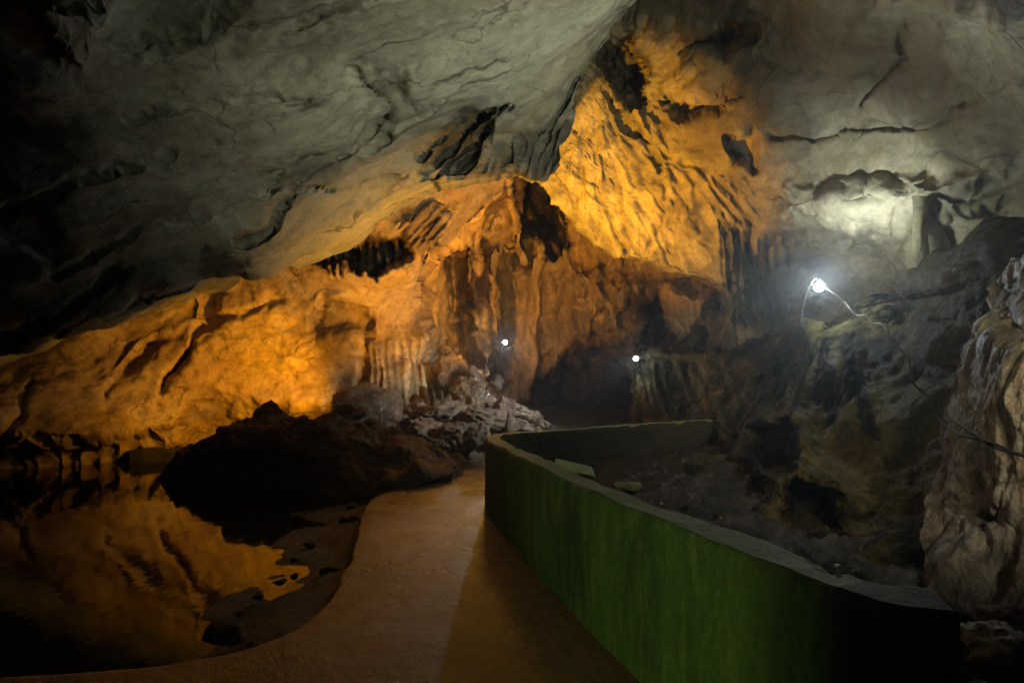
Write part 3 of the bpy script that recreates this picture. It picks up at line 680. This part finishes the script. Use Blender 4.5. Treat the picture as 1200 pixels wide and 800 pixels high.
# lateral sections: for each left point join to a right point (fan), plus the fill behind the first rows
nvp = 120
Lr = left; Rr = right
t = np.linspace(0, 1, nvp)[None, :, None]
G = np.zeros((300, nvp, 3)); G[..., :2] = Lr[:, None]*(1-t)+Rr[:, None]*t
tt = t[0, :, 0]
dl = np.linalg.norm(Lr-Rr, axis=1)[:, None]*tt[None]             # metres from the left edge
G[..., 2] = -.02+.02*fbm(np.concatenate([G[..., :2].reshape(-1, 2)*.9, np.zeros((300*nvp, 1))], 1), 4).reshape(300, nvp)
ed = fbm(np.stack([Lr[:, 0]*3, Lr[:, 1]*3, np.zeros(300)], 1), 4)*.06
G[:, 0, 0] += ed; G[:, 1, 0] += ed*.5
extra = [G[:, 0]+np.array([-.03, 0, -.05]), G[:, 0]+np.array([-.06, .02, -.16]), G[:, 0]+np.array([-.12, .03, -.8])]
G2 = np.concatenate([np.stack(extra[::-1], 1), G], 1)
o = link('path', G2.reshape(-1, 3), grid_faces(300, G2.shape[1]), M['path'])
tag(o, kind='structure')

# low shore of mud between the water and the path; general ground
nx = 360; ny = 400
X, Yg = np.meshgrid(np.linspace(-9, 10, nx), np.linspace(-3, 18, ny))
p = np.stack([X, Yg, 0*X], -1).reshape(-1, 3)
edge_x = np.interp(p[:, 1], left[60:, 1], left[60:, 0])
d = edge_x-p[:, 0]                              # metres left of the path
wall_x = np.interp(p[:, 1], [0, 1.7, 2.1, 3.2, 6.46, 7.4], [1.7, 1.15, .97, .55, -.3, -.2])
nz = fbm(p*1.3+np.array([0, 0, 2]), 5)
shore = -.13-.16*np.clip(d, 0, 9)+.20*nz
shore = np.where(p[:, 1] < 3.4, np.minimum(shore, -.2-.25*np.clip(3.6-p[:, 1], 0, 2)), shore)
z = np.where(d > 0, np.minimum(shore, -.08), -.12)
pit = smooth01((p[:, 0]-wall_x-.1)/.3)*(p[:, 1] > .5)
pz = .05+.28*smooth01((p[:, 1]-5)/4)+.28*nz+.16*ridge(p*1.3, 5, .6)+.05*fbm(p*7, 4)-.35*smooth01((4.5-p[:, 1])/2)
z = np.where(pit > 0, pz*pit+z*(1-pit), z)
z = np.where(p[:, 1] > 12, np.maximum(z, 0+.2*nz+.15*(p[:, 1]-12)*(p[:, 0] > -1.5)), z)
p[:, 2] = z
o = link('ground', p, grid_faces(ny, nx), M['floor']); tag(o, kind='structure')

# ------------------------------------------------------------------ the green wall round the pit
s = NT('algae_green_wall')
n1 = s.noise(s.mapv((0, 0, 0), (2.4, 2.4, .55)), 1.5, 8, .65, .5)
n2 = s.noise(s.mapv((0, 0, 0), (6, 6, 1.2), None, (9, 2, 1)), 1.5, 8, .7)
n3 = s.noise(s.tc, 25, 8, .7)
c = s.mix(s.ramp(n1, [(.35, 0), (.66, 1)]), (.038, .085, .014), (.075, .145, .02))
c = s.mix(s.ramp(n2, [(.5, 0), (.68, .8)]), c, (.13, .20, .03))
c = s.mix(s.ramp(s.noise(s.mapv((0, 0, 0), (3, 3, .6), None, (40, 2, 1)), 1.2, 8, .7), [(.5, 0), (.62, .85)]), c, (.022, .045, .012))
c = s.mix(s.ramp(n3, [(.3, .5), (.6, 0)]), c, (.02, .04, .01))
M['green'] = s.done(c, .72, s.bump(s.math('ADD', n3, s.math('MULTIPLY', n2, 1.5)), .012), .3)
s = NT('old_wall_cap')
n1 = s.noise(s.tc, 5, 8, .7); n2 = s.noise(s.tc, 40, 6, .7)
c = s.mix(s.ramp(n1, [(.35, 0), (.65, 1)]), (.10, .165, .016), (.185, .215, .035))
c = s.mix(s.ramp(n2, [(.3, .7), (.55, 0)]), c, (.05, .05, .025))
M['cap'] = s.done(c, .75, s.bump(s.math('ADD', n1, s.math('MULTIPLY', n2, .4)), .02), .3)

wl = spline([(1.36, 1.56), (1.25, 1.60), (1.17, 1.65), (1.08, 1.80), (.93, 2.18), (.56, 3.2), (.27, 4.2), (.0, 5.2), (-.22, 6.0), (-.33, 6.5), (-.33, 6.9), (-.18, 7.25), (.12, 7.55), (.55, 7.85), (1.5, 8.55), (2.5, 9.3), (3.5, 10.0), (4.6, 10.8)], 420)
H = .90; TH = .21
tg = np.gradient(wl, axis=0); tg /= np.linalg.norm(tg, axis=1)[:, None]; nr = np.stack([tg[:, 1], -tg[:, 0]], 1)   # towards the pit
sec = [(0, z) for z in np.linspace(-.35, H-.05, 60)]+[(0.004, H-.025), (.012, H-.008), (.025, H)]
cap = [(.025+(TH-.05)*k/14, H+.001) for k in range(15)]
inn = [(TH-.012, H-.008), (TH-.004, H-.025)]+[(TH, z) for z in np.linspace(H-.05, -.5, 50)]
def sweep(name, section, mat, parent, amp, seed, lip=0):
    sc = np.array(section); P = np.zeros((len(wl), len(sc), 3))
    P[..., :2] = wl[:, None]+nr[:, None]*sc[None, :, :1]; P[..., 2] = sc[None, :, 1]
    p = P.reshape(-1, 3)
    # one common displacement field so that the pieces keep meeting
    base = np.stack([p[:, 0], p[:, 1], np.minimum(p[:, 2], H-.04)], 1)
    dz = .018*fbm(np.stack([p[:, 0]*2.2, p[:, 1]*2.2, 0*p[:, 0]], 1)+5, 5)*2*smooth01((p[:, 2]-H+.3)/.3)
    dn = (.02*fbm(base*2.2, 4)+.007*ridge(base*9, 3))
    nn = np.repeat(nr, len(sc), 0)
    side = np.clip((np.tile(sc[:, 0], len(wl))/TH)*2-1, -1, 1)
    p[:, 0] += nn[:, 0]*dn*side*1.3; p[:, 1] += nn[:, 1]*dn*side*1.3; p[:, 2] += dz
    # chips knocked out of the pit side of the top
    chip = smooth01((fbm(np.stack([p[:, 0], p[:, 1], 0*p[:, 0]], 1)*1.7+21, 4)-.12)/.1)*smooth01((np.tile(sc[:, 0], len(wl))-TH*.45)/(TH*.4))
    p[:, 2] -= chip*.035*smooth01((p[:, 2]-H+.2)/.15)
    return link(name, p, grid_faces(len(wl), len(sc)), mat, parent)
gw = empty('parapet_wall', (0, 0, 0))
tag(gw, 'low green algae covered wall curving from the right foreground round the dark pit', 'wall')
s = NT('brown_wall_and_shadow')  # own brown of the pit face; stands for shadow on the wall end
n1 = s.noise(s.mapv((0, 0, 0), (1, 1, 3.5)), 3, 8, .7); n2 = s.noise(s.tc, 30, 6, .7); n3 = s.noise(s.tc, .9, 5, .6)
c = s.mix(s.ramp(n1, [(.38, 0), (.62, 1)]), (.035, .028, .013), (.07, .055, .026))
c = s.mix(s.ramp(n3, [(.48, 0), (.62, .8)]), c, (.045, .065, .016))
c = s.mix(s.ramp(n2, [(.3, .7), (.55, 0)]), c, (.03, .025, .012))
M['brown_shadow'] = s.done(c, .8, s.bump(s.math('ADD', n1, s.math('MULTIPLY', n2, .4)), .02), .2)
wl_all, nr_all = wl, nr
KE = 70
wl, nr = wl_all[KE-1:], nr_all[KE-1:]
sweep('path_face', sec, M['green'], gw, .02, 1)
sweep('wall_top', cap, M['cap'], gw, .02, 2)
sweep('pit_face', inn, M['brown_shadow'], gw, .02, 3)
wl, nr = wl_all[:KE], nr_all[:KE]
o = sweep('end_block', sec+cap+inn, M['brown_shadow'], gw, .02, 4); o['label'] = 'end of the green wall, shadow coloured in as dark brown'  # shadow on the near end put into a dark brown colour
# end face
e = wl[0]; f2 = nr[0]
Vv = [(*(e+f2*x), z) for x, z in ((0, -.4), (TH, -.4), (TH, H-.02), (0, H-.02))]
link('wall_end', [np.array(v)+np.array([.006, 0, 0]) for v in Vv], [(0, 1, 2, 3)], M['brown_shadow'], gw, smooth=False)

# loose pieces on and beside the wall
o = boulder('stone_lump', (.76, 3.42, .895), (.13, .10, .04), flat_mat('mortar', (.30, .30, .14), .85, 0, 1), seed=91, rough=.5, cuts=12)
tag(o, 'flat rounded mortar lump on top of the green wall, halfway along', 'stone')
for k, (x, y, lb) in enumerate([(1.07, 2.62, 'tiny orange pebble on the pit edge of the wall top'), (.86, 2.94, 'tiny pale pebble on the wall top near the mortar lump'),
                                (1.23, 1.93, 'tiny white pebble on the wall top near its dark corner')]):
    o = boulder('pebble', (x, y, .915), (.014, .012, .008), flat_mat('pebble_stone', [(.6, .35, .15), (.5, .45, .3), (.7, .68, .6)][k]), seed=95+k, sub=3)
    tag(o, lb, 'pebble')
# pale green board lying in the pit
bm = bmesh.new(); bmesh.ops.create_cube(bm, size=1)
for v in bm.verts: v.co = Vector((v.co.x*.55*(1-.25*(v.co.x > 0 and v.co.y > 0)), v.co.y*.20, v.co.z*.05))
bmesh.ops.bevel(bm, geom=bm.edges[:], offset=.008, segments=2, affect='EDGES')
bmesh.ops.subdivide_edges(bm, edges=bm.edges[:], cuts=2, use_grid_fill=True)
me = bpy.data.meshes.new('board'); bm.to_mesh(me); bm.free(); me.materials.append(flat_mat('pale_green_plaster', (.34, .50, .27), .6, 0, 1))
o = bpy.data.objects.new('broken_slab', me); COL.objects.link(o); o.location = tuple(W(674, 549, 6.6)); o.rotation_euler = (R(28), R(12), R(-8))
tag(o, 'pale green broken slab lying in the pit behind the green wall', 'slab')
# marker stake at the left wall foot
o = empty('marker_stake', tuple(W(447, 492, 10.2)))
tag(o, 'thin pale marker stake standing in front of the ochre boulder', 'stake')
V, Fc = tube([(0, 0, -.15), (0, 0, .24)], .018, 8); link('post', V, Fc, flat_mat('painted_wood', (.5, .3, .15)), o)
V, Fc = tube([(0, 0, .15), (0, 0, .245)], .022, 8); link('painted_band', V, Fc, flat_mat('white_paint', (.75, .7, .6)), o)
n_, sd_ = 60, 32; t_ = np.linspace(0, 1, n_); th_ = np.linspace(0, 2*math.pi, sd_, endpoint=False); c_ = W(597, 510, 10.2)
rr_ = .085*(1-t_)**.75+.012*np.sqrt(1-t_)+.001+.05*np.exp(-t_/.08)
p_ = np.stack([rr_[:, None]*np.cos(th_), rr_[:, None]*np.sin(th_), (t_*.56)[:, None]+0*th_], -1).reshape(-1, 3)
d_ = np.stack([np.cos(th_), np.sin(th_), 0*th_], -1)[None].repeat(n_, 0).reshape(-1, 3)
p_ = p_+d_*(np.repeat(rr_, sd_)*(.35*fbm(p_*9+4, 3)+.2*ridge(p_*np.array([20, 20, 5]), 3)))[:, None]
ix_ = np.arange(n_*sd_).reshape(n_, sd_)
o = link('stalagmite', p_, np.stack([ix_[:-1], np.roll(ix_[:-1], -1, 1), np.roll(ix_[1:], -1, 1), ix_[1:]], -1).reshape(-1, 4), M['wet']); o.location = tuple(c_)
tag(o, 'small pointed brown stalagmite in front of the heap behind the wall corner', 'stalagmite')

# ------------------------------------------------------------------ lamps and cables
M['black'] = flat_mat('black_rubber', (.006, .006, .006), .95); M['white_wire'] = flat_mat('white_wire', (.3, .3, .27), .4)
M['socket'] = flat_mat('lamp_socket', (.10, .10, .10), .4)
def lathe(profile, sides=24):
    V = []; Fc = []
    for r, z in profile:
        for k in range(sides): t = 2*math.pi*k/sides; V.append((r*math.cos(t), r*math.sin(t), z))
    n = len(profile)
    for i in range(n-1):
        for k in range(sides): Fc.append((i*sides+k, i*sides+(k+1) % sides, (i+1)*sides+(k+1) % sides, (i+1)*sides+k))
    Fc.append(tuple(range(sides))[::-1]); Fc.append(tuple(range((n-1)*sides, n*sides))); return V, Fc
def lamp(px, py, Y, r, power, color, label, emit, tilt=(0, 0, 0), wires=(), aim=None, aim2=None, power2=0, aim3=None, power3=0, bracket=None):
    c = W(px, py, Y); root = empty('cave_lamp', tuple(c)); tag(root, label, 'lamp', 'bare white lamps on the cave walls')
    root.rotation_euler = tilt
    prof = [(max(.001, r*math.sin(t)), -r*math.cos(t)) for t in np.linspace(0, math.pi*.86, 16)]
    V, Fc = lathe(prof); b = link('bulb', V, Fc, emit_mat('glowing_bulb', color, emit), root)
    V, Fc = lathe([(r*.3, r*.86), (r*.42, r*.95), (r*.42, r*1.6), (r*.3, r*1.8), (r*.1, r*1.9)]); link('socket', V, Fc, M['socket'], root)
    if bracket:
        V, Fc = tube(spline([(0, r*.2, r*1.7), (0, r*1.2, r*2.1), *bracket], 20), .006, 6); link('bracket', V, Fc, M['socket'], root)
    for w in wires:
        pts = spline([np.array(W(*q))-c for q in w], 24); V, Fc = tube(pts, .0025, 6)
        wo = link('wire', V, Fc, M['white_wire'], root)
    root.rotation_euler = (0, 0, 0)
    L = bpy.data.lights.new('lamp_light', 'SPOT' if aim else 'POINT'); L.energy = power; L.color = color; L.shadow_soft_size = r*1.1
    lo = bpy.data.objects.new('lamp_light', L); COL.objects.link(lo); lo.parent = root; lo.location = (0, -r*1.3, 0)
    if aim2:
        L2_ = bpy.data.lights.new('lamp_light', 'SPOT'); L2_.energy = power2; L2_.color = color; L2_.shadow_soft_size = r; L2_.spot_size = R(94); L2_.spot_blend = 1.0
        lo2 = bpy.data.objects.new('lamp_light', L2_); COL.objects.link(lo2); lo2.parent = root; lo2.location = (0, r*1.7, r*.3); lo2.rotation_euler = Vector(aim2).to_track_quat('-Z', 'Y').to_euler()
    if aim3:  # narrow beam added at the lamp to brighten the rock heap
        L3_ = bpy.data.lights.new('lamp_light', 'SPOT'); L3_.energy = power3; L3_.color = color; L3_.shadow_soft_size = r*.6; L3_.spot_size = R(30); L3_.spot_blend = .9
        lo3 = bpy.data.objects.new('lamp_light', L3_); COL.objects.link(lo3); lo3.parent = root; lo3.location = (-r*1.5, r*.6, 0); lo3.rotation_euler = Vector(aim3).to_track_quat('-Z', 'Y').to_euler()
    if aim: L.spot_size = R(110); L.spot_blend = .8; lo.rotation_euler = Vector(aim).to_track_quat('-Z', 'Y').to_euler()
    return root
COOL = (.86, .97, 1.0)
L3 = lamp(960, 336, 8.0, .07, 420, COOL, 'brightest bare white lamp, above the dark rock ledge at right', 400, aim=(-.64, -.75, .42), aim2=(1.1, .6, 1.35), power2=350, aim3=(-5.7, 3.6, -2.0), power3=2200, bracket=[(.05, .30, .10), (.08, .55, -.15), (.12, .75, -.6)],
     wires=[[(968, 338, 8.0), (979, 345, 7.95), (990, 354, 7.9), (993, 360, 7.8)], [(990, 356, 7.9), (1000, 350, 7.9), (1008, 345, 7.9)]])
L1 = lamp(592, 401, 15.6, .06, 85, COOL, 'small white lamp on the far back wall, above the rock heap', 300, aim=(-.15, -.8, -.6), bracket=[(.02, .4, .16), (.02, 1.3, .2)],
     wires=[[(590, 404, 15.5), (588, 412, 15.4), (594, 409, 15.4), (602, 404, 15.4), (604, 412, 15.4), (608, 421, 15.4)]])
L2 = lamp(745, 420, 12.0, .05, 260, COOL, 'middle white lamp perched at the left tip of the rock ledge', 300, aim=(-1, -.15, -.35), bracket=[(.08, .2, .02), (.16, .5, -.12), (.2, .8, -.3)],
     wires=[[(746, 417, 12), (752, 420, 11.95), (758, 415, 12.0), (762, 420, 12.1)]])
def cable(pts, rad, mat, label, cat='cable', group=None):
    V, Fc = tube(spline(pts, 26*len(pts)), rad, 7); o = link('cable', V, Fc, mat); tag(o, label, cat, group)
cable([W(993, 358, 7.6), W(1004, 369, 7.3), W(1014, 369, 7.1), W(1022, 378, 6.9), W(1032, 379, 6.7), W(1040, 388, 6.5)], .0035, M['white_wire'],
      'white stretch of wire looping down the rock from the brightest lamp')
cable([W(1040, 386, 6.4), W(1044, 400, 6.0), W(1064, 420, 5.5), W(1068, 445, 5.2), W(1082, 460, 5.0), W(1092, 468, 4.8), W(1098, 485, 4.6), W(1110, 500, 4.2), W(1128, 510, 3.65), W(1160, 518, 3.3), W(1200, 533, 3.1), W(1290, 548, 3.0), W(1420, 570, 3.1), W(1560, 560, 3.2)], .010, M['black'],
      'long black cable running down the rock and out past the cream column')
cable([W(1046, 398, 6.0), W(1060, 415, 5.6), W(1076, 424, 5.3), (W(1074, 430, 5.2))], .011, M['black'], 'short black cable end beside the white wire')
cable([W(1082, 438, 5.0), W(1092, 446, 4.8), W(1104, 449, 4.6), W(1111, 459, 4.4)], .009, M['black'], 'short black cable curling on the rock above the long one')
cable([W(1107, 478, 4.3), W(1112, 490, 4.0), W(1124, 497, 3.7), W(1140, 508, 3.45), W(1170, 526, 3.25), W(1200, 534, 3.12)], .009, M['black'], 'thin black cable that joins the long one on the cream column')

def light(kind, loc, target, energy, color, size=.15, angle=None, blend=.4):
    L = bpy.data.lights.new('hidden_light', kind); L.energy = energy; L.color = color; L.shadow_soft_size = size
    if angle: L.spot_size = R(angle); L.spot_blend = blend
    o = bpy.data.objects.new('hidden_light', L); COL.objects.link(o); o.location = loc
    if target is not None: o.rotation_euler = (Vector(target)-Vector(loc)).to_track_quat('-Z', 'Y').to_euler()
    return o
AMB = (1.0, .435, .015)
# amber floodlights of the show cave, standing out of sight behind the mud bank and roof lip, plus added fills
light('SPOT', (-4.15, 10.8, .9), (-8.6, 13.3, 2.3), 960, AMB, .3, 112, 1.0)
light('SPOT', (-1.2, 9.9, 2.0), (2.6, 12, 5.9), 5900, AMB, .12, 62, 1.0)
light('SPOT', (-.9, 9.9, 1.2), (-2.6, 12.0, 5.4), 1450, AMB, .12, 110, .8)
light('SPOT', (-.6, 11.2, 2.2), (0, 17.5, 6.2), 2700, AMB, .12, 90, 1.0)
light('SPOT', (.7, 9.2, .45), (3.4, 11.6, 1.9), 260, AMB, .12, 90, .8)  # weak fill added to imitate amber spill on the ledge tip
light('SPOT', (-.5, 12.2, 3.6), (-.9, 7.4, 0), 300, (1.0, .45, .04), .25, 44, 1.0)
light('SPOT', (-3.2, 1.6, 2.3), (-3.6, 8.8, .6), 70, (1.0, .62, .28), .2, 50, 1.0)  # warm fill added to brighten the bank front, no lamp stands here
# white light of the entrance side, unseen, with fills added for the right rock
light('SPOT', (3.4, 1.6, 1.6), (-.2, 7.2, 6.0), 1900, (.97, .97, .74), .2, 68, 1.0)
light('SPOT', (2.2, .2, 1.9), (5.4, 5, 4.2), 20, (1.0, .87, .46), .3, 120, .8)  # added fill on the right roof
light('SPOT', (2.7, .5, 2.3), (3.45, 3.6, 1.2), 330, (1.0, .92, .72), .12, 40, .9)
light('SPOT', (2.4, 1.0, 2.8), (3.9, 6.0, 1.9), 260, (1.0, .90, .50), .2, 60, 1.0)  # added fill on the rock ledge
light('SPOT', (-1.4, .5, .7), (.66, 3.25, .66), 98, (.90, 1.0, .50), .15, 56, .9)

# ------------------------------------------------------------------ mist
if True:
    bm = bmesh.new(); bmesh.ops.create_cube(bm, size=1); me = bpy.data.meshes.new('haze'); bm.to_mesh(me); bm.free()
    m = bpy.data.materials.new('cave_mist'); m.use_nodes = True; nt = m.node_tree; nt.nodes.clear()
    out = nt.nodes.new('ShaderNodeOutputMaterial'); v = nt.nodes.new('ShaderNodeVolumePrincipled')
    v.inputs['Color'].default_value = (.85, .92, 1, 1); v.inputs['Density'].default_value = .0036; v.inputs['Anisotropy'].default_value = .75
    nt.links.new(v.outputs[0], out.inputs['Volume']); me.materials.append(m)
    o = bpy.data.objects.new('haze', me); COL.objects.link(o); o.location = (0, 7, 8); o.scale = (64, 44, 24); tag(o, kind='stuff')

# ------------------------------------------------------------------ world, camera, colour
w = bpy.data.worlds.new('World'); scene.world = w; w.use_nodes = True
w.node_tree.nodes['Background'].inputs[0].default_value = (.5, .5, .42, 1)
w.node_tree.nodes['Background'].inputs[1].default_value = .004
cam = bpy.data.cameras.new('camera'); cam.lens = 18; cam.sensor_width = 36; cam.shift_y = 50/1200; cam.clip_end = 500; cam.clip_start = .05
co = bpy.data.objects.new('camera', cam); COL.objects.link(co); co.location = (0, 0, CZ); co.rotation_euler = (R(90), 0, 0); scene.camera = co
scene.view_settings.view_transform = 'Standard'; scene.view_settings.look = 'None'; scene.view_settings.gamma = 1; scene.view_settings.exposure = 0

scene.cycles.max_bounces = 5; scene.cycles.volume_bounces = 0; scene.cycles.caustics_reflective = False; scene.cycles.caustics_refractive = False
scene.cycles.adaptive_threshold = .015
